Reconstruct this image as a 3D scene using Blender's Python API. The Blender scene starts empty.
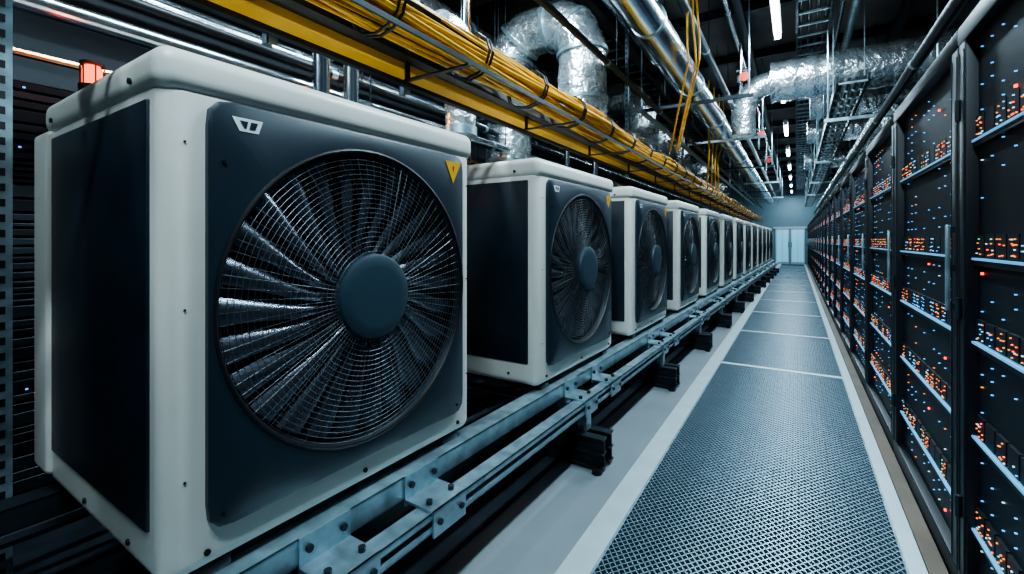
import bpy, bmesh, math, random
from mathutils import Vector, Matrix
R = random.Random(7)
scene = bpy.context.scene
COL = scene.collection
try: scene.view_settings.look = 'AgX - Medium High Contrast'
except Exception: pass

# ------------------------------------------------------------------ materials
def mat(name, color, rough=0.5, metal=0.0, emit=None, estr=0.0, noise=0.0, nscale=6.0,
        bump=0.0, bscale=40.0, rvar=0.0, coat=0.0, color2=None, spec=None):
    m = bpy.data.materials.new(name); m.use_nodes = True
    nt = m.node_tree; b = nt.nodes['Principled BSDF']
    b.inputs['Base Color'].default_value = (*color, 1)
    b.inputs['Roughness'].default_value = rough
    b.inputs['Metallic'].default_value = metal
    if spec is not None: b.inputs['Specular IOR Level'].default_value = spec
    if coat: b.inputs['Coat Weight'].default_value = coat
    if emit:
        b.inputs['Emission Color'].default_value = (*emit, 1)
        b.inputs['Emission Strength'].default_value = estr
    if noise or bump or rvar:
        tc = nt.nodes.new('ShaderNodeTexCoord')
    if noise or rvar:
        n = nt.nodes.new('ShaderNodeTexNoise'); n.inputs['Scale'].default_value = nscale
        n.inputs['Detail'].default_value = 6
        nt.links.new(tc.outputs['Object'], n.inputs['Vector'])
        if noise:
            r = nt.nodes.new('ShaderNodeValToRGB')
            c2 = color2 or tuple(c*(1-noise) for c in color)
            r.color_ramp.elements[0].color = (*c2, 1); r.color_ramp.elements[0].position = .35
            r.color_ramp.elements[1].color = (*color, 1); r.color_ramp.elements[1].position = .65
            nt.links.new(n.outputs['Fac'], r.inputs['Fac'])
            nt.links.new(r.outputs['Color'], b.inputs['Base Color'])
        if rvar:
            mr = nt.nodes.new('ShaderNodeMapRange')
            mr.inputs['To Min'].default_value = max(0.02, rough-rvar)
            mr.inputs['To Max'].default_value = min(1, rough+rvar)
            nt.links.new(n.outputs['Fac'], mr.inputs['Value'])
            nt.links.new(mr.outputs['Result'], b.inputs['Roughness'])
    if bump:
        n2 = nt.nodes.new('ShaderNodeTexNoise'); n2.inputs['Scale'].default_value = bscale
        n2.inputs['Detail'].default_value = 3
        nt.links.new(tc.outputs['Object'], n2.inputs['Vector'])
        bp = nt.nodes.new('ShaderNodeBump'); bp.inputs['Strength'].default_value = bump
        bp.inputs['Distance'].default_value = 0.03
        nt.links.new(n2.outputs['Fac'], bp.inputs['Height'])
        nt.links.new(bp.outputs['Normal'], b.inputs['Normal'])
    return m

def perforated(name, base, hole, scale=90):
    m=mat(name,base,.5,.1,spec=.25)
    nt=m.node_tree; b=nt.nodes['Principled BSDF']
    tc=nt.nodes.new('ShaderNodeTexCoord'); v=nt.nodes.new('ShaderNodeTexVoronoi'); v.inputs['Scale'].default_value=scale
    v.inputs['Randomness'].default_value=0
    nt.links.new(tc.outputs['Object'],v.inputs['Vector'])
    r=nt.nodes.new('ShaderNodeValToRGB'); r.color_ramp.elements[0].position=.36; r.color_ramp.elements[1].position=.42
    r.color_ramp.elements[0].color=(*hole,1); r.color_ramp.elements[1].color=(*base,1)
    nt.links.new(v.outputs['Distance'],r.inputs['Fac']); nt.links.new(r.outputs['Color'],b.inputs['Base Color'])
    return m

M = {}
M['cream'] = mat('cream_powdercoat', (.78,.755,.68), .36, noise=.07, nscale=3, bump=.03, bscale=250)
M['navy'] = mat('navy_panel', (.010,.018,.028), .36, noise=.3, nscale=4, rvar=.06)
M['panel'] = mat('fan_panel_grey', (.012,.024,.036), .42, noise=.15, nscale=5)
M['hub'] = mat('fan_hub_grey', (.028,.052,.072), .48, noise=.1, nscale=5)
M['blade'] = mat('fan_blade', (.15,.165,.20), .26, metal=.85, rvar=.07)
M['black'] = mat('black_plastic', (.008,.009,.011), .45, noise=.2)
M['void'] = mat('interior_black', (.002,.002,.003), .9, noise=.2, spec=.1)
M['wire'] = mat('guard_wire', (.07,.08,.09), .4, metal=.6, noise=.1)
M['badge'] = mat('badge_white', (.75,.78,.8), .4, noise=.02)
M['yel'] = mat('safety_yellow', (.85,.42,.02), .4, noise=.1, nscale=5)
M['cable'] = mat('yellow_cable', (.90,.45,.015), .4, noise=.3, nscale=8)
M['galv'] = mat('galvanised_steel', (.46,.62,.69), .34, metal=.78, noise=.35, nscale=14, rvar=.12)
M['steel_dark'] = mat('dark_steel', (.03,.04,.05), .4, metal=.5, noise=.3)
M['foil'] = mat('foil_insulation', (.82,.89,.93), .26, metal=.9, noise=.15, nscale=5, bump=1.0, bscale=13, rvar=.1)
M['pipe'] = mat('steel_pipe', (.66,.74,.80), .2, metal=1, noise=.25, nscale=3, rvar=.1, bump=.08, bscale=12)
M['copper'] = mat('copper_pipe', (.75,.35,.16), .25, metal=1, noise=.2)
M['screw'] = mat('screw_black', (.02,.02,.02), .4, metal=.5, noise=.1)
M['floor'] = mat('epoxy_floor', (.22,.25,.27), .4, noise=.14, nscale=2.2, rvar=.1)
M['trimw'] = mat('white_floor_trim', (.44,.52,.55), .4, noise=.1, nscale=6)
M['grate'] = mat('grate_metal', (.24,.34,.40), .36, metal=.72, noise=.12, nscale=9)
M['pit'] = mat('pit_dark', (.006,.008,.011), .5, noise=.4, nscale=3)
M['rack'] = mat('rack_black', (.0045,.006,.009), .42, noise=.3, nscale=3, rvar=.06, spec=.35)
M['server'] = mat('server_face', (.006,.009,.013), .5, noise=.5, nscale=60, spec=.3)
M['perf'] = perforated('perforated_door', (.006,.009,.014), (.001,.0015,.003), 75)
M['lip'] = mat('server_lip', (.10,.3,.45), .35, emit=(.16,.52,.95), estr=.5, noise=.2, nscale=30)  # blue emission stands in for LED light falling on the lips
M['led_o'] = mat('led_orange', (.5,.15,.02), .4, emit=(1,.28,.06), estr=1.6)
M['led_r'] = mat('led_red', (.5,.02,.02), .4, emit=(1,.06,.03), estr=4)
M['led_b'] = mat('led_blue', (.1,.3,.6), .4, emit=(.10,.42,1), estr=1.5)
M['led_w'] = mat('led_white', (.5,.6,.6), .4, emit=(.6,.9,1), estr=1.1)
M['led_g'] = mat('led_green', (.1,.5,.3), .4, emit=(.15,.9,.45), estr=1.0)
M['tube'] = mat('light_tube', (.9,.95,1), .4, emit=(.80,.93,1), estr=30)
M['lamp_red'] = mat('beacon_red', (.6,.05,.02), .4, emit=(1,.07,.01), estr=5)
M['lamp_or'] = mat('lamp_orange', (.6,.2,.02), .4, emit=(1,.35,.06), estr=5)
M['ceil'] = mat('ceiling_dark', (.13,.12,.115), .8, noise=.3, nscale=1.5)
M['wall'] = mat('wall_paint', (.035,.045,.055), .7, noise=.15, nscale=2)
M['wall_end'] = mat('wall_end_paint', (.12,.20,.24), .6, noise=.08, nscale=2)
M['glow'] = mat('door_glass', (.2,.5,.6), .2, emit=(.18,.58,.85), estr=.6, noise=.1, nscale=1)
M['white'] = mat('white_paint', (.4,.48,.52), .5, noise=.05)
M['redp'] = mat('red_valve', (.6,.04,.03), .4, noise=.1)
M['gap'] = mat('brown_base', (.12,.085,.06), .6, noise=.3, nscale=5)

# ------------------------------------------------------------------ mesh builder
class MB:
    def __init__(s): s.v=[]; s.f=[]; s.mi=[]; s.mats=[]; s.sm=[]
    def m(s,k):
        mt = M[k]
        if mt not in s.mats: s.mats.append(mt)
        return s.mats.index(mt)
    def add(s, vs, fs, k, smooth=False):
        o=len(s.v); i=s.m(k); s.v += [tuple(v) for v in vs]
        for f in fs: s.f.append(tuple(o+a for a in f)); s.mi.append(i); s.sm.append(smooth)
    def box(s, x0,x1,y0,y1,z0,z1,k):
        vs=[(x,y,z) for x in (x0,x1) for y in (y0,y1) for z in (z0,z1)]
        s.add(vs,[(0,1,3,2),(4,6,7,5),(0,4,5,1),(2,3,7,6),(0,2,6,4),(1,5,7,3)],k)
    def rbox(s, x0,x1,y0,y1,z0,z1,k,r=.02,seg=3):
        bm=bmesh.new(); bmesh.ops.create_cube(bm,size=1)
        for v in bm.verts:
            v.co=Vector(((x0+x1)/2+v.co.x*(x1-x0),(y0+y1)/2+v.co.y*(y1-y0),(z0+z1)/2+v.co.z*(z1-z0)))
        bmesh.ops.bevel(bm,geom=bm.edges[:],offset=r,segments=seg,profile=.5,affect='EDGES')
        bm.verts.ensure_lookup_table(); bm.verts.index_update()
        s.add([v.co[:] for v in bm.verts],[[v.index for v in f.verts] for f in bm.faces],k,True); bm.free()
    def tube(s, pts, r, k, n=12, caps=True, rf=None):
        pts=[Vector(p) for p in pts]; vs=[]; fs=[]
        t0=(pts[1]-pts[0]).normalized()
        up=Vector((0,0,1)) if abs(t0.z)<.9 else Vector((1,0,0))
        a=t0.cross(up).normalized()
        for i,p in enumerate(pts):
            if i==0: t=t0
            elif i==len(pts)-1: t=(pts[i]-pts[i-1]).normalized()
            else: t=((pts[i+1]-pts[i]).normalized()+(pts[i]-pts[i-1]).normalized()).normalized()
            a=(a-t*a.dot(t)).normalized(); b=t.cross(a)
            rr = rf(i) if rf else r
            for j in range(n):
                w=2*math.pi*j/n; vs.append(p+(a*math.cos(w)+b*math.sin(w))*rr)
        for i in range(len(pts)-1):
            for j in range(n):
                fs.append((i*n+j,i*n+(j+1)%n,(i+1)*n+(j+1)%n,(i+1)*n+j))
        if caps: fs.append(tuple(range(n-1,-1,-1))); fs.append(tuple(range((len(pts)-1)*n,len(pts)*n)))
        s.add(vs,fs,k,True)
    def cyl(s,p,q,r,k,n=20): s.tube([p,q],r,k,n)
    def mesh(s,name):
        me=bpy.data.meshes.new(name); me.from_pydata(s.v,[],s.f)
        for mt in s.mats: me.materials.append(mt)
        me.polygons.foreach_set('material_index',s.mi); me.polygons.foreach_set('use_smooth',s.sm)
        me.update()
        bm=bmesh.new(); bm.from_mesh(me); bmesh.ops.recalc_face_normals(bm,faces=bm.faces); bm.to_mesh(me); bm.free()
        try: me.set_sharp_from_angle(angle=math.radians(40))
        except Exception: pass
        return me
    def obj(s,name,parent=None,loc=(0,0,0),rz=0):
        o=bpy.data.objects.new(name,s.mesh(name)); COL.objects.link(o)
        o.location=loc; o.rotation_euler=(0,0,rz)
        if parent: o.parent=parent
        return o
def place(name,me,parent=None,loc=(0,0,0),rz=0):
    o=bpy.data.objects.new(name,me); COL.objects.link(o); o.location=loc; o.rotation_euler=(0,0,rz)
    if parent: o.parent=parent
    return o
def empty(name,loc=(0,0,0),rz=0):
    o=bpy.data.objects.new(name,None); COL.objects.link(o); o.location=loc; o.rotation_euler=(0,0,rz)
    o.empty_display_size=.1; return o
def arc(c,r,a0,a1,ax1,ax2,n=10):
    c=Vector(c); u=Vector(ax1); w=Vector(ax2)
    return [c+u*r*math.cos(a0+(a1-a0)*i/n)+w*r*math.sin(a0+(a1-a0)*i/n) for i in range(n+1)]

# ------------------------------------------------------------------ room shell
YE=30.0; YB=-3.5; XL=-4.3; XR=1.75; ZC=4.7
GX0,GX1=-.711,.394
b=MB(); b.box(XL,GX0-.0,YB,YE,-.1,0,'floor'); b.box(GX1,XR,YB,YE,-.1,0,'floor')
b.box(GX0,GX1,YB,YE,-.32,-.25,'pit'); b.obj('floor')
b=MB(); b.box(XL,XR,YB,YE,ZC,ZC+.1,'ceil'); b.obj('ceiling')
b=MB(); b.box(XL-.1,XL,YB,YE,0,ZC,'wall'); b.obj('wall_left')
b=MB(); b.box(XR,XR+.1,YB,YE,0,ZC,'wall'); b.obj('wall_right')
b=MB(); b.box(XL,XR,YB-.1,YB,0,ZC,'wall'); b.obj('wall_back')
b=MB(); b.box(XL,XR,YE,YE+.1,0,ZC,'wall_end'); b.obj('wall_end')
b=MB()
for x0,x1 in ((-1.0,-.32),(-.26,.42)):
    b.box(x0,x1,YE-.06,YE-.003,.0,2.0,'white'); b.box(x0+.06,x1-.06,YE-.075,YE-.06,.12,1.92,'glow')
    b.box((x0+x1)/2-.01,(x0+x1)/2+.01,YE-.09,YE-.075,.12,1.92,'white')
b.box(-1.1,.5,YE-.08,YE-.003,2.0,2.1,'white')
b.cyl((-.36,YE-.12,.95),(-.36,YE-.12,1.25),.015,'steel_dark'); b.cyl((-.22,YE-.12,.95),(-.22,YE-.12,1.25),.015,'steel_dark')
b.obj('door_1')
b=MB(); b.rbox(-.83,GX0+.005,YB+.01,YE-.1,0,.012,'trimw',.003,1); b.obj('trim_1')
b=MB(); b.rbox(GX1-.005,.455,YB+.01,YE-.1,0,.012,'trimw',.003,1); b.obj('trim_2')
b=MB(); b.box(.456,.52,YB+.01,YE-.1,0,.02,'gap'); b.obj('trim_3')

# floor grating
g=MB(); W=GX1-GX0; nseg=36; dx=W/nseg; dy=.0205; rows=51; L=rows*2*dy; bw=.0042
for r in range(rows):
    for ph in (0,1):
        yc=r*2*dy
        vs=[];fs=[]
        for i in range(nseg+1):
            up=(i%2==ph)
            y=yc+(dy*.93 if up else -dy*.93)+dy
            x=i*dx
            for yy,zz in ((y-bw,0.004),(y+bw,0.004),(y+bw,-.012),(y-bw,-.012)): vs.append((x,yy,zz))
        for i in range(nseg):
            for j in range(4):
                a=i*4+j; c=i*4+(j+1)%4; fs.append((a,c,c+4,a+4))
        g.add(vs,fs,'grate')
gm=g.mesh('grating_panel')
ge=empty('floor_grating')
y=-2.9; k=0
while y<YE-2.2:
    place('grating_panel_%d'%k,gm,ge,(GX0,y,0)); y+=L; k+=1
b=MB()
for yy in (5.5,7.6,9.7,11.8,13.9,16,18.1,20.2,22.3,24.4,26.5):
    b.box(GX0,GX1,yy-.035,yy+.035,-.02,.009,'trimw')
for x in (GX0,GX1-.012): b.box(x,x+.012,YB,YE,-.25,.006,'galv')
for i in range(30): b.box(GX0,GX1,-3+i*1.05,-2.96+i*1.05,-.2,-.06,'steel_dark')
for x in (-.5,-.2,.15): b.cyl((x,YB,-.18),(x,YE,-.18),.03,'copper' if x==-.2 else 'steel_dark',8)
b.obj('grating_frame',ge)

# ------------------------------------------------------------------ cooling fan unit
UW,UH,UD=1.196,1.335,.95
FY,FZ,FR=.607,.662,.487
b=MB(); b.rbox(-UD,0,0,UW,.0,UH-.07,'cream',.045,5)
body=b.obj('tmp_body')
c=MB(); c.box(-.42,.2,.11,1.11,.14,1.18,'void'); cut=c.obj('tmp_cut')
md=body.modifiers.new('b','BOOLEAN'); md.object=cut; md.operation='DIFFERENCE'; md.solver='EXACT'
dg=bpy.context.evaluated_depsgraph_get(); dg.update()
cab=bpy.data.meshes.new_from_object(body.evaluated_get(dg)); cab.name='cabinet'
bpy.data.objects.remove(body); bpy.data.objects.remove(cut)
try: cab.set_sharp_from_angle(angle=math.radians(35))
except Exception: pass
b=MB()
b.rbox(-UD-.01,.012,-.012,UW+.012,UH-.115,UH,'cream',.042,6)
b.rbox(-UD-.11,-UD+.06,-.018,UW+.018,.04,UH-.10,'cream',.02,3)
b.rbox(-UD+.07,-.065,-.008,.02,.13,UH-.13,'navy',.006,2)
b.rbox(-UD+.07,-.065,UW-.02,UW+.008,.13,UH-.13,'navy',.006,2)
b.box(-UD+.05,-.05,.05,UW-.05,-.03,.02,'black')
for yy in (.1,.6,1.1): b.cyl((0,yy,.05),(.006,yy,.05),.008,'screw',10)
for yy in (.05,1.165):
    for z in (.25,.68,1.1): b.cyl((-.002,yy,z),(.003,yy,z),.003,'screw',10)
for xx in (-.2,-.55,-.9): b.cyl((xx,-.006,.06),(xx,.01,.06),.008,'screw',10)
for xx in (-.15,-.85): b.cyl((xx,-.018,UH-.075),(xx,0,UH-.075),.008,'screw',10)
shell=b.mesh('cabinet_shell')
def rr_pt(a,hw,hh,r):
    dx,dy=math.cos(a),math.sin(a)
    t=min(hw/abs(dx) if abs(dx)>1e-6 else 1e9, hh/abs(dy) if abs(dy)>1e-6 else 1e9)
    x,y=dx*t,dy*t
    cx,cy=hw-r,hh-r
    if abs(x)>cx and abs(y)>cy:
        sx=1 if x>0 else -1; sy=1 if y>0 else -1
        B=dx*sx*cx+dy*sy*cy; C=cx*cx+cy*cy-r*r
        t=B+math.sqrt(max(0,B*B-C)); x,y=dx*t,dy*t
    return x,y
b=MB(); N=144; vs=[];fs=[]; hw,hh=.511,.56
prof=[('o',0,-.01),('o',0,.016),('o',.008,.022),('c',.012,.022),('c',.004,.014),('c',0,-.02),('c',0,-.3)]
for i in range(N):
    a=2*math.pi*(i+.5)/N
    for t,off,x in prof:
        if t=='o': py,pz=rr_pt(a,hw-off,hh-off,.05)
        else: py,pz=(FR+off)*math.cos(a),(FR+off)*math.sin(a)
        vs.append((x,FY+py,FZ+pz))
P=len(prof)
for i in range(N):
    for j in range(P-1):
        a=i*P+j; c=((i+1)%N)*P+j; fs.append((a,c,c+1,a+1))
b.add(vs,fs,'panel',True)
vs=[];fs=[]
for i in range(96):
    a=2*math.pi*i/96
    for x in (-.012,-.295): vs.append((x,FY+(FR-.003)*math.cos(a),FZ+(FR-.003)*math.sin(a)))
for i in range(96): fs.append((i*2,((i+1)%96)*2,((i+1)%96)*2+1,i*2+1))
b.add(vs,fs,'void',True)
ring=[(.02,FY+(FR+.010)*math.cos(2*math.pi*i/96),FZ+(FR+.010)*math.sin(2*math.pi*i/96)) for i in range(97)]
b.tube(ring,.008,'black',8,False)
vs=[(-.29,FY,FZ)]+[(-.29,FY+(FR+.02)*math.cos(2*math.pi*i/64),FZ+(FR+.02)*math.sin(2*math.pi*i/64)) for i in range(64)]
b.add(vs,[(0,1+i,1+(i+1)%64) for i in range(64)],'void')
zb=1.165; yb=.185; q=.78
def bq(l): return [(x,yb+dy*q,zb+dz*q) for x,dy,dz in l]
b.add(bq([(.0235,-.045,.024),(.0235,.06,.024),(.0235,.045,-.022),(.0235,-.02,-.022)]),[(0,1,2,3)],'badge')
b.add(bq([(.0245,-.02,.014),(.0245,.008,.014),(.0245,.002,-.012),(.0245,-.004,-.012)]),[(0,1,2,3)],'panel')
b.add(bq([(.0245,.018,.014),(.0245,.042,.014),(.0245,.032,-.012),(.0245,.012,-.012)]),[(0,1,2,3)],'panel')
yt=1.045; zt=1.15
b.add([(.0235,yt-.050,zt+.040),(.0235,yt+.050,zt+.040),(.0235,yt,zt-.052)],[(0,1,2)],'yel')
b.add([(.0242,yt-.005,zt+.020),(.0242,yt+.005,zt+.020),(.0242,yt,zt-.010)],[(0,1,2)],'black')
for (py,pz) in ((.13,.14),(1.07,.14),(.13,1.06)): b.cyl((.02,py,pz),(.027,py,pz),.005,'screw',10)
front=b.mesh('fan_panel')
# impeller
b=MB(); nb=26
for k in range(nb):
    a0=2*math.pi*k/nb; vs=[]; fs=[]; nr=8; nc=4
    for i in range(nr+1):
        f=i/nr; r=.10+f*(FR-.112)
        tw=math.radians(36-20*f); chord=.036+.064*f
        sweep=a0-.48*f+.22*f*f
        for j in range(nc+1):
            g_=j/nc-.5
            tang=g_*chord*math.cos(tw); ax=-.040+g_*chord*math.sin(tw)+.020*(1-4*g_*g_)
            aa=sweep+tang/r
            vs.append((ax,FY+r*math.cos(aa),FZ+r*math.sin(aa)))
    for i in range(nr):
        for j in range(nc):
            a=i*(nc+1)+j; fs.append((a,a+1,a+nc+2,a+nc+1))
    b.add(vs,fs,'blade',True)
b.cyl((-.2,FY,FZ),(-.03,FY,FZ),.115,'black',40)
imp=b.mesh('impeller')
# guard + hub disc
b=MB()
def dome(r): return .018+.030*(1-(r/FR)**2)
rr=.155
while rr<FR:
    n=64; vs=[];fs=[]; w=.0010; x=dome(rr)
    for i in range(n):
        a=2*math.pi*i/n
        for dr,dxx in ((-w,0),(0,w),(w,0),(0,-w)):
            vs.append((x+dxx,FY+(rr+dr)*math.cos(a),FZ+(rr+dr)*math.sin(a)))
    for i in range(n):
        for j in range(4):
            fs.append((i*4+j,i*4+(j+1)%4,((i+1)%n)*4+(j+1)%4,((i+1)%n)*4+j))
    b.add(vs,fs,'wire',True); rr+=.0165
for k in range(90):
    a=2*math.pi*k/90
    pts=[(dome(r)-.003,FY+r*math.cos(a),FZ+r*math.sin(a)) for r in (.12,.24,.36,FR+.008)]
    b.tube(pts,.0009 if k%6 else .0020,'wire',4,False)
prof=[(0.0,.062),(.10,.062),(.134,.061),(.143,.056),(.146,.046),(.146,.02)]
n=64; vs=[];fs=[]
for i in range(n):
    a=2*math.pi*i/n
    for r,x in prof: vs.append((x,FY+r*math.cos(a),FZ+r*math.sin(a)))
for i in range(n):
    for j in range(len(prof)-1):
        p=i*len(prof)+j; q2=((i+1)%n)*len(prof)+j; fs.append((p,q2,q2+1,p+1))
b.add(vs,fs,'hub',True)
guard=b.mesh('fan_guard')

ROT=-math.radians(1.07); A=1.3; UZ=.505
def row(x,s,z=0):
    return (x*math.cos(ROT)-s*math.sin(ROT), x*math.sin(ROT)+s*math.cos(ROT), z)
starts=[.455,2.27]+[2.20+1.73*i for i in range(1,12)]
for s in starts:
    e=empty('cooling_fan_unit',row(-A,s,UZ),ROT)
    for nme,me in (('cabinet',cab),('cabinet_shell',shell),('fan_panel',front),('impeller',imp),('fan_guard',guard)):
        place(nme,me,e)

# ------------------------------------------------------------------ support frame
fe=empty('equipment_support_frame',(0,0,0),ROT)
b=MB(); S0,S1=-.9,23.5
def channel(b,x0,x1,y0,y1,z0,z1,k,t=.006,open_x=1):
    b.box(x0,x1,y0,y1,z1-t,z1,k); b.box(x0,x1,y0,y1,z0,z0+t,k)
    if open_x>0: b.box(x0,x0+t,y0,y1,z0,z1,k); b.box(x1-t,x1,y0,y1,z1-.022,z1,k); b.box(x1-t,x1,y0,y1,z0,z0+.022,k)
    else: b.box(x1-t,x1,y0,y1,z0,z1,k)
channel(b,-1.36,-1.26,S0,S1,.395,.475,'galv',open_x=-1)
channel(b,-1.20,-1.12,S0,S1,.315,.385,'galv',open_x=1)
channel(b,-2.3,-2.2,S0,S1,.395,.475,'steel_dark',open_x=-1)
b.obj('long_rails',fe)
b=MB()
beams=[.87+1.74*i for i in range(-1,13)]
for s in beams:
    for off in (-.075,.035):
        b.box(-2.6,-1.0,s+off,s+off+.008,.02,.19,'steel_dark')
        for z0,z1 in ((.185,.195),(.02,.03),(.10,.108)):
            b.box(-2.6,-1.0,s+off-.03,s+off+.035,z0,z1,'steel_dark')
    for x in (-2.5,-1.8,-1.12):
        b.box(x-.05,x+.05,s-.1,s+.09,.012,.02,'black')
    b.cyl((-1.03,s-.12,0),(-1.03,s-.12,.03),.03,'screw',12)
    for x in (-1.16,-1.30,-2.25):
        b.box(x-.03,x+.03,s-.04,s+.03,.195,.315 if x==-1.16 else .395,'galv')
    b.box(-2.3,-1.12,s-.05,s+.05,.305,.314,'galv')
    for ds in (0,.42):
        if s+ds>S1-.2: continue
        b.box(-1.26,-1.11,s+ds-.09,s+ds+.09,.385,.395,'galv'); b.box(-1.26,-1.252,s+ds-.09,s+ds+.09,.37,.48,'galv')
        b.box(-1.118,-1.11,s+ds-.09,s+ds+.09,.30,.395,'galv')
        for yy in (-.06,.06):
            b.cyl((-1.16,s+ds+yy,.395),(-1.16,s+ds+yy,.41),.012,'steel_dark',8); b.cyl((-1.255,s+ds+yy,.44),(-1.242,s+ds+yy,.44),.012,'steel_dark',8)
            b.cyl((-1.112,s+ds+yy,.35),(-1.10,s+ds+yy,.35),.011,'steel_dark',8)
b.obj('cross_beams',fe)
b=MB()
for s in starts:
    for yy in (.12,UW-.12):
        for x in (-1.36,-2.18): b.rbox(x-.04,x+.04,s+yy-.05,s+yy+.05,.474,UZ+.002,'black',.006,2)
b.obj('rubber_feet',fe)
b=MB(); b.box(-3.1,-1.28,S0-1.5,S1,0,.012,'steel_dark')  # dark sheet added to imitate shade on the floor under the units
b.obj('dark_shade_sheet',fe)
b=MB()
for i,x in enumerate((-1.55,-1.68,-1.8,-1.95,-2.5,-2.62,-2.72)):
    zz=.225 if x>-2.4 else .25
    pts=[(x+.04*math.sin(j*.7+i),-1+j*.5,zz+.015*math.sin(j*1.3+i*2)) for j in range(50)]
    b.tube(pts,(.022,.03,.018)[i%3],('black','steel_dark','galv')[i%3],8)
b.obj('power_cables',fe)

# ------------------------------------------------------------------ server racks (right)
RP=1.35; RH=2.17
def rack_mesh(seed):
    rg=random.Random(seed); b=MB()
    b.box(.09,1.0,.012,RP-.012,.02,RH-.02,'rack')
    b.rbox(0,.12,0,.095,0,RH,'rack',.008,2); b.rbox(0,.12,RP-.085,RP,0,RH,'rack',.008,2)
    b.rbox(-.004,.12,.0,RP,RH-.07,RH,'rack',.008,2); b.rbox(-.004,.12,0,RP,0,.10,'rack',.008,2)
    b.box(.12,1.0,0,RP,RH-.02,RH,'rack'); b.box(.12,1.0,0,RP,0,.02,'rack')
    for yy in (.012,.083,RP-.073,RP-.012): b.box(-.003,.001,yy-.002,yy+.002,.1,RH-.1,'steel_dark')
    b.rbox(-.028,-.014,.036,.054,1.08,1.42,'galv',.004,2)
    for z in (1.1,1.25,1.4): b.box(-.016,0,.040,.050,z-.012,z+.012,'steel_dark')
    for z in (.35,1.1,1.85): b.cyl((-.008,RP-.03,z-.04),(-.008,RP-.03,z+.04),.009,'steel_dark',8)
    y0,y1=.095,RP-.085; cw=(y1-y0)/12
    b.box(.036,.09,y0,y1,.1,RH-.07,'perf')
    lips=[.30,.64,.985,1.29,1.72]
    for l in lips:
        b.box(.016,.05,y0,y1,l-.003,l+.005,'lip')
        b.box(.020,.05,y0,y1,l-.022,l-.003,'rack')
        for c_ in range(12):
            yb0=y0+c_*cw
            b.box(.026,.0365,yb0+.006,yb0+cw-.006,l+.010,l+.088,'server')
            typ=rg.choice(('w','w','w','c','n'))
            if typ=='n': continue
            for i in range(6):
                for r_ in range(4):
                    if rg.random()<.36:
                        yy=yb0+.014+i*(cw-.03)/6+rg.uniform(-.002,.002); zz=l+.018+r_*.018+rg.uniform(-.003,.003)
                        k=rg.choices(('led_o','led_r','led_w','led_g'),(6,1.4,1.4,.6))[0] if typ=='w' else rg.choices(('led_b','led_w','led_o'),(5,2,1))[0]
                        b.box(.022,.0262,yy,yy+.0042,zz,zz+.0036,k)
    for c_ in range(12):
        if rg.random()<.25: continue
        yb0=y0+(c_+.5)*cw
        z=.16
        while z<RH-.12:
            if rg.random()<.45:
                k=rg.choices(('led_o','led_r','led_b','led_w'),(1,.6,8,.8))[0]; w=.0019 if k!='led_r' else .0045
                b.box(.029,.0355,yb0-w,yb0+w,z-w,z+w,k)
            z+=.045
    return b.mesh('server_rack')
rms=[rack_mesh(i) for i in range(4)]
y=2.39-RP*3; i=0
while y<YE-1.4:
    place('server_rack',rms[i%4],None,(.53,y+.001,0)); y+=RP+.002; i+=1

# ------------------------------------------------------------------ equipment racks along left wall
def lrack(seed):
    rg=random.Random(seed); b=MB()
    b.box(-.8,-.06,0.02,1.18,0,2.15,'rack')
    for yy in (0,1.13): b.rbox(-.1,0,yy,yy+.07,0,2.2,'steel_dark',.006,1)
    z=.08
    while z<2.1:
        h=rg.choice((.03,.045,.045,.07)); b.rbox(-.08,-.02,.08,1.12,z,z+h-.012,rg.choice(('server','steel_dark','steel_dark','rack')),.003,1)
        if rg.random()<.3:
            for _ in range(3):
                yy=rg.uniform(.1,1.1); b.box(-.021,-.017,yy,yy+.01,z+.006,z+.014,'led_b')
        z+=h
    return b.mesh('equipment_rack')
lms=[lrack(50+i) for i in range(3)]
for i in range(18): place('equipment_rack',lms[i%3],None,(-3.2,.05+i*1.25-2.5,0))

# ------------------------------------------------------------------ overhead cable tray with yellow cables
te=empty('overhead_cable_tray',(0,0,0),0)
b=MB()
b.rbox(-1.86,-1.75,-2,24,2.25,2.36,'yel',.006,1)
b.box(-1.90,-1.862,-2,24,2.23,2.40,'steel_dark')
b.box(-1.745,-1.66,-2,24,2.29,2.36,'black')
b.box(-1.33,-1.318,-2,24,2.20,2.222,'steel_dark')
yy=-2
while yy<24: b.box(-1.74,-1.318,yy,yy+.025,2.19,2.20,'black'); b.box(-1.735,-1.72,yy,yy+.025,2.19,2.29,'black'); yy+=1.24
b.obj('tray',te)
b=MB()
for i in range(54):
    a=R.uniform(0,6.28); r0=.088*math.sqrt((i+.5)/54); cx=-1.48+r0*math.cos(a)*1.30; cz=2.335+r0*math.sin(a)
    p1,p2=R.uniform(0,6),R.uniform(0,6); f1=R.uniform(.6,2.0)
    pts=[(cx+.026*math.sin(f1*j*.35+p1),-2+j*.3,cz+.022*math.sin(f1*j*.43+p2)) for j in range(87)]
    b.tube(pts,R.choice((.008,.010,.012)),'cable' if i%11 else 'black',6)
yy=-1.8
while yy<24:
    for d in (0,.03):
        ringp=[(-1.48+.148*math.cos(t*.524),yy+d,2.335+.118*math.sin(t*.524)) for t in range(13)]
        b.tube(ringp,.007,'black',5,False)
    yy+=.62
b.obj('yellow_cables',te)
b=MB()
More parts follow.
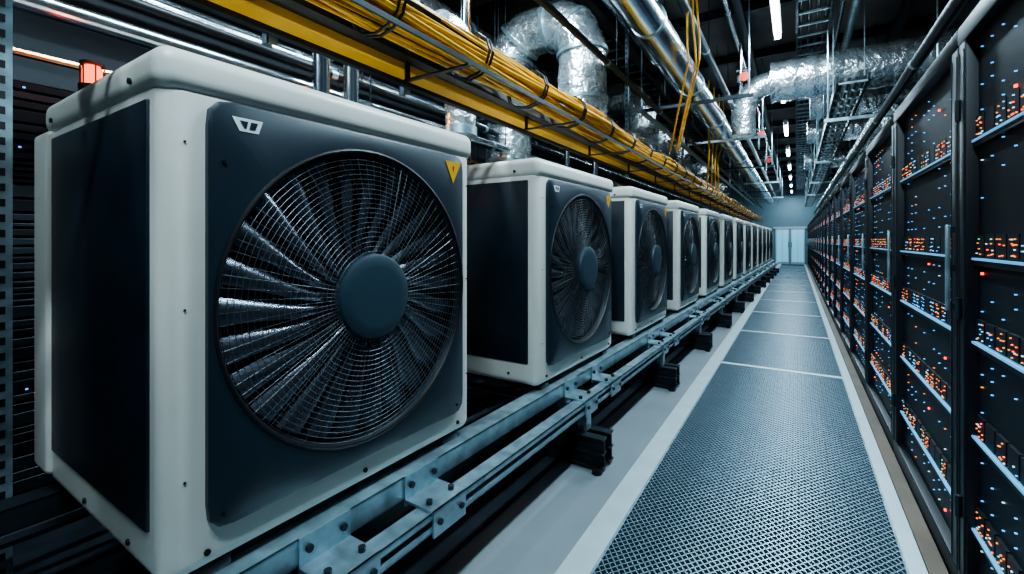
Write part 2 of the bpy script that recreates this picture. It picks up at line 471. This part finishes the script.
for s in (1.09,1.89,5.98,9.55,13.4,17.2,21):
    x=-1.95
    b.box(x,x+.045,s,s+.006,2.2,ZC-.02,'galv'); b.box(x,x+.006,s,s+.045,2.2,ZC-.02,'galv'); b.box(x+.039,x+.045,s,s+.045,2.2,ZC-.02,'galv')
    z=2.3
    while z<ZC-.1: b.box(x+.015,x+.03,s-.0015,s,z,z+.035,'black'); z+=.07
b.obj('hangers',te)

b=MB()
for i,(x,yv) in enumerate(((-.95,5.0),(-.90,5.05),(-.86,5.0))):
    pts=[(x+.015*math.sin(j*.8+i),yv+.02*math.sin(j*.6+2*i),4.5-j*.16) for j in range(9)]
    last=pts[-1]
    pts+=[(last[0]-.10*k,last[1]+.28*k,last[2]-.13*k) for k in (1,2,3,4,5)]
    b.tube(pts,.010,'cable',6)
for i in range(4):
    b.tube([(-1.36+.02*i,9.0+.5*i,4.3),(-1.37+.03*i,9.0+.5*i,3.6),(-1.36-.02*i,9.05+.5*i,3.0),(-1.40,9.1+.5*i,2.45)],.014,'cable',6)
b.obj('yellow_drop_cables')

# ------------------------------------------------------------------ pipes and ducts
def pipe_run(name,x,z,r,k,y0=-2.5,y1=28,joint=2.0,n=20,hang=True):
    b=MB(); b.cyl((x,y0,z),(x,y1,z),r,k,n)
    yy=y0+.7
    while yy<y1:
        b.cyl((x,yy,z),(x,yy+.05,z),r*1.06,'galv',n)
        if hang: b.cyl((x,yy+.3,z+r*.8),(x,yy+.3,ZC-.01),.006,'steel_dark',6)
        yy+=joint
    return b.obj(name)
pipe_run('chilled_water_pipe',-1.15,3.38,.15,'pipe')
pipe_run('chilled_water_pipe',-1.50,3.74,.11,'pipe',joint=2.6)
pipe_run('conduit_pipe',-.98,3.78,.05,'steel_dark',n=10)
pipe_run('conduit_pipe',-.78,3.3,.03,'galv',y0=7,n=10)
pipe_run('conduit_pipe',-1.75,3.08,.035,'galv',y0=6,n=10)
pipe_run('conduit_pipe',-1.55,3.08,.03,'black',n=10)
pipe_run('conduit_pipe',-1.70,4.1,.04,'galv',y0=4,n=10)
pipe_run('conduit_pipe',-.72,4.2,.035,'pipe',n=10)
pipe_run('conduit_pipe',-2.9,2.42,.05,'pipe',n=12)
pipe_run('conduit_pipe',-3.0,2.62,.035,'black',n=10)
pipe_run('conduit_pipe',-3.05,2.78,.045,'steel_dark',n=10)
pipe_run('conduit_pipe',-3.5,2.85,.07,'pipe',n=14)
pipe_run('conduit_pipe',-3.75,3.2,.12,'pipe',n=18)
pipe_run('conduit_pipe',-3.3,2.3,.02,'copper',n=8)
pipe_run('ventilation_duct',-3.7,3.9,.3,'foil',joint=1.6,n=28)
pipe_run('conduit_pipe',.6,4.15,.05,'galv',y0=-2,n=10)
pipe_run('conduit_pipe',.48,4.25,.03,'pipe',y0=-2,n=10)
pipe_run('conduit_pipe',.8,2.75,.04,'steel_dark',y0=-2,n=10,hang=False)

def rings(b,pts,idx,r):
    for i in idx:
        p=Vector(pts[i]); t=(Vector(pts[i+1])-Vector(pts[i])).normalized()*.02
        b.cyl(p-t,p+t,r,'galv',28)
# distribution duct above the racks with flexible droppers
b=MB(); b.cyl((1.05,7.9,3.05),(1.05,28,3.05),.16,'foil',24)
yy=8.6
while yy<28:
    b.cyl((1.05,yy,3.05),(1.05,yy+.05,3.05),.17,'galv',24); b.cyl((1.05,yy+.3,3.18),(1.05,yy+.3,ZC-.01),.006,'steel_dark',6)
    pts=[(1.05,yy+.6,3.0),(1.03,yy+.6,2.85),(.98,yy+.62,2.68),(.95,yy+.66,2.5),(.98,yy+.68,2.34),(1.0,yy+.7,2.19)]
    b.tube(pts,.09,'foil',16)
    yy+=1.35
b.obj('ventilation_duct')
def u_duct(name,y,x0,x1,zt,zb0,zb1,r):
    b=MB(); xr=(x0-x1)/2*.8; cx0=x0-xr; cx1=x1+xr
    pts=[(x0,y,zb0+(zt-xr-zb0)*i/6) for i in range(6)]
    pts+=arc((cx0,y,zt-xr),xr,0,math.pi/2,(1,0,0),(0,0,1),10)
    pts+=arc((cx1,y,zt-xr),xr,math.pi/2,math.pi,(1,0,0),(0,0,1),10)
    pts+=[(x1,y,zt-xr-(zt-xr-zb1)*i/8) for i in range(1,9)]
    rad=[r*R.uniform(.95,1.05) for _ in pts]
    b.tube(pts,r,'foil',28,rf=lambda i:rad[i])
    rings(b,pts,(2,6,11,16,21,25),r*1.07)
    b.cyl((x0,y,zb0-.06),(x0,y,zb0+.03),r*1.08,'galv',28)
    b.cyl((x0,y,2.45),(x0,y,zb0-.05),r*.55,'pipe',20)
    b.cyl((x1,y,2.3),(x1,y,zb1+.03),r*1.06,'galv',28)
    return b.obj(name)
u_duct('insulated_elbow_duct',4.76,-2.04,-3.02,3.84,2.66,2.3,.27)
def elbow(name,x,y,z0,z1,r,dirx=-1):
    b=MB(); q=.3
    pts=[(x,y,z0+(z1-q-z0)*i/6) for i in range(6)]+arc((x+dirx*q,y,z1-q),q,0 if dirx<0 else math.pi,math.pi/2,(1,0,0),(0,0,1),8)+[(x+dirx*(q+.3),y,z1),(x+dirx*(q+.6),y,z1)]
    rad=[r*R.uniform(.95,1.05) for _ in pts]
    b.tube(pts,r,'foil',20,rf=lambda i:rad[i]); b.cyl((x,y,z0-.05),(x,y,z0+.02),r*1.1,'galv',20)
    rings(b,pts,(2,6,12),r*1.08)
    b.cyl((x,y,z0-.2),(x,y,z0),r*.5,'pipe',14)
    b.obj(name)
for (x,y,z0,z1,r) in ((-2.15,7.4,2.6,3.7,.24),(-2.15,8.7,2.6,3.5,.18),(-2.15,10.4,2.6,3.5,.22),(-2.2,13.2,2.6,3.4,.22),(-2.2,17.5,2.6,3.3,.2),(-2.3,2.9,2.25,3.15,.12)):
    elbow('insulated_elbow_duct',x,y,z0,z1,r)
def cross_duct(y,z,r,x0,x1,k='foil'):
    b=MB(); n=26; pts=[(x0+(x1-x0)*i/n,y,z) for i in range(n+1)]
    rad=[r*(1.0+(.05 if i%3==0 else -.01)) for i in range(n+1)]
    b.tube(pts,r,k,28,rf=lambda i:rad[i])
    if x0<0:
        pts=arc((x0,y,z-.35),.35,math.pi/2,math.pi,(1,0,0),(0,0,1),8)+[(x0-.35,y,z-.5),(x0-.35,y,z-.7)]
        b.tube(pts,.16,'foil',20)
    b.obj('ventilation_duct')
cross_duct(7.4,3.58,.27,-.30,1.72)
cross_duct(9.3,3.62,.2,.2,1.72)
cross_duct(11.4,3.6,.22,.2,1.72)
cross_duct(15.5,3.6,.22,.2,1.72)

def ladder(name,x0,x1,z,y0=-2.5,y1=28):
    b=MB(); b.box(x0,x0+.02,y0,y1,z,z+.09,'steel_dark'); b.box(x1-.02,x1,y0,y1,z,z+.09,'steel_dark')
    yy=y0
    while yy<y1: b.box(x0,x1,yy,yy+.03,z,z+.02,'galv'); yy+=.35
    for j in range(4):
        xx=x0+.05+(x1-x0-.1)*j/3
        b.cyl((xx,y0,z+.045),(xx,y1,z+.045),.02,'black',6)
    yy=y0+.5
    while yy<y1:
        for xx in (x0,x1): b.cyl((xx,yy,z),(xx,yy,ZC-.01),.006,'galv',5)
        yy+=2.2
    b.obj(name)
ladder('ladder_cable_tray',.0,.35,3.98)
ladder('ladder_cable_tray',-2.5,-2.2,4.20,y0=-2.5)
ladder('ladder_cable_tray',.38,.68,3.08,y0=6.2)
b=MB(); yy=-2.4
while yy<YE-.5:
    b.box(XL+.01,XR-.01,yy,yy+.12,ZC-.16,ZC-.145,'steel_dark'); b.box(XL+.01,XR-.01,yy+.05,yy+.065,ZC-.145,ZC-.002,'steel_dark'); yy+=1.9
for x in (-2.2,-.7,1.2): b.box(x,x+.1,YB+.01,YE-.01,ZC-.30,ZC-.16,'steel_dark')
b.obj('ceiling_beams')
b=MB()
for i,yy in enumerate((6.4,9.1,12.8,16.5,19.5,22.5)):
    b.box(-1.9,-.45,yy,yy+.05,3.16,3.20,'galv' if i%2 else 'steel_dark')
    for x in (-1.85,-.5): b.cyl((x,yy+.02,3.18),(x,yy+.02,ZC-.01),.010,'galv',6)
for yy in (6.9,10.5,14.2,18):
    b.box(.3,1.4,yy,yy+.04,2.83,2.87,'galv')
    for x in (.34,1.36): b.cyl((x,yy+.02,2.85),(x,yy+.02,ZC-.01),.010,'galv',6)
b.obj('strut_channel_supports')
for (x,yy,z) in ((-.62,6.7,3.45),(-.62,8.2,3.35),(-.62,10.2,3.4),(-.6,12.4,3.2)):
    b=MB(); b.cyl((x,yy,z-.25),(x,yy,z+.5),.02,'pipe',10); b.cyl((x,yy,z),(x,yy,z+.08),.045,'galv',14)
    b.cyl((x+.05,yy-.08,z+.04),(x+.05,yy-.06,z+.04),.06,'redp',16); b.cyl((x,yy,z+.04),(x+.05,yy-.07,z+.04),.012,'galv',8)
    b.cyl((x-.05,yy,z+.15),(x+.12,yy,z+.15),.018,'pipe',8)
    b.obj('red_valve')

b=MB()
for i,(x,y) in enumerate(((-2.62,1.85),(-2.72,1.95),(-2.57,2.05),(-2.65,3.4),(-2.75,3.55),(-2.62,5.6),(-2.7,6.8))):
    b.cyl((x,y,.0),(x,y,4.35),.035 if i%2 else .05,'copper' if i%3==1 else 'pipe',12)
b.obj('vertical_riser_pipes')
b=MB(); x,y=-2.68,.42
b.box(x,x+.06,y,y+.004,0,ZC-.02,'galv'); b.box(x,x+.004,y,y+.06,0,ZC-.02,'galv'); b.box(x+.056,x+.06,y,y+.06,0,ZC-.02,'galv')
z=.05
while z<ZC-.1:
    b.box(x+.02,x+.04,y-.0015,y,z,z+.03,'black'); b.box(x+.06,x+.0615,y+.02,y+.04,z,z+.03,'black'); z+=.06
b.box(x-.03,x+.09,y-.03,y+.09,0,.01,'galv'); b.obj('perforated_strut_post')
def beacon(x,y,z,k,col,pw,nm):
    e=empty(nm,(x,y,z)); b=MB(); b.cyl((0,0,-.05),(0,0,0),.05,'black',16); b.tube([(0,0,0),(0,0,.07),(0,0,.09)],.03,k,16,rf=lambda i:(.036,.036,.028)[i])
    b.cyl((0,0,-.03),(-.46 if x>-2.9 else -.22,0,-.03),.012,'black',8); b.cyl((0,0,.09),(0,0,.105),.045,'black',16)
    for i in range(6):
        a=i*math.pi/3; b.cyl((.043*math.cos(a),.043*math.sin(a),-.01),(.043*math.cos(a),.043*math.sin(a),.1),.003,'black',6)
    b.obj('body',e)
    l=bpy.data.lights.new(nm+'_light','POINT'); l.color=col; l.energy=pw; l.shadow_soft_size=.05
    o=bpy.data.objects.new('light',l); COL.objects.link(o); o.parent=e; o.location=(.1,0,.16)
beacon(-2.75,.755,2.07,'lamp_red',(1,.15,.04),1,'warning_beacon')
beacon(-3.0,2.4,2.2,'lamp_or',(1,.45,.15),10,'added_warm_lamp')  # unseen warm lamp, added for an orange glow behind the units

# ------------------------------------------------------------------ tube lights: aisle row, then added fill tubes
b=MB(); b.rbox(-.05,.05,-.66,.66,.03,.09,'white',.01,2); b.cyl((0,-.63,0),(0,.63,0),.034,'tube',14)
b.box(-.038,.038,-.65,-.63,-.035,.05,'white'); b.box(-.038,.038,.63,.65,-.035,.05,'white')
for yy in (-.5,.5): b.cyl((0,yy,.09),(0,yy,.3),.006,'galv',6)
tm=b.mesh('tube_fixture')
def tube_light(x,y,pw,z=3.96):
    e=empty('fluorescent_and_fill_tube',(x,y,z)); place('fixture',tm,e)
    l=bpy.data.lights.new('tube','AREA'); l.shape='RECTANGLE'; l.size=.14; l.size_y=1.25; l.energy=pw; l.color=(.64,.87,1)
    o=bpy.data.objects.new('lamp',l); COL.objects.link(o); o.parent=e; o.location=(0,0,-.045)
for i in range(10):
    tube_light(-.2,-.3+3.2*i,115 if i<3 else 85)  # row carried on unseen over the camera, as fill for the near units
tube_light(-2.07,-.9,35)  # unseen tube added behind the camera, fill for the nearest unit
tube_light(-2.07,1.6,75,z=4.2); tube_light(-2.07,3.3,95,z=4.2)  # unseen tubes added to brighten the foil ducts and yellow cables

w=bpy.data.worlds.new('world'); scene.world=w; w.use_nodes=True
w.node_tree.nodes['Background'].inputs['Color'].default_value=(.1,.2,.3,1)
w.node_tree.nodes['Background'].inputs['Strength'].default_value=.3

# ------------------------------------------------------------------ camera
cd=bpy.data.cameras.new('camera'); cd.sensor_width=36; cd.lens=16.0; cd.shift_y=-.0459; cd.clip_start=.02; cd.clip_end=100
co=bpy.data.objects.new('camera',cd); COL.objects.link(co); co.location=(0,0,1.36)
co.rotation_euler=(math.pi/2,0,math.radians(31.97)); scene.camera=co
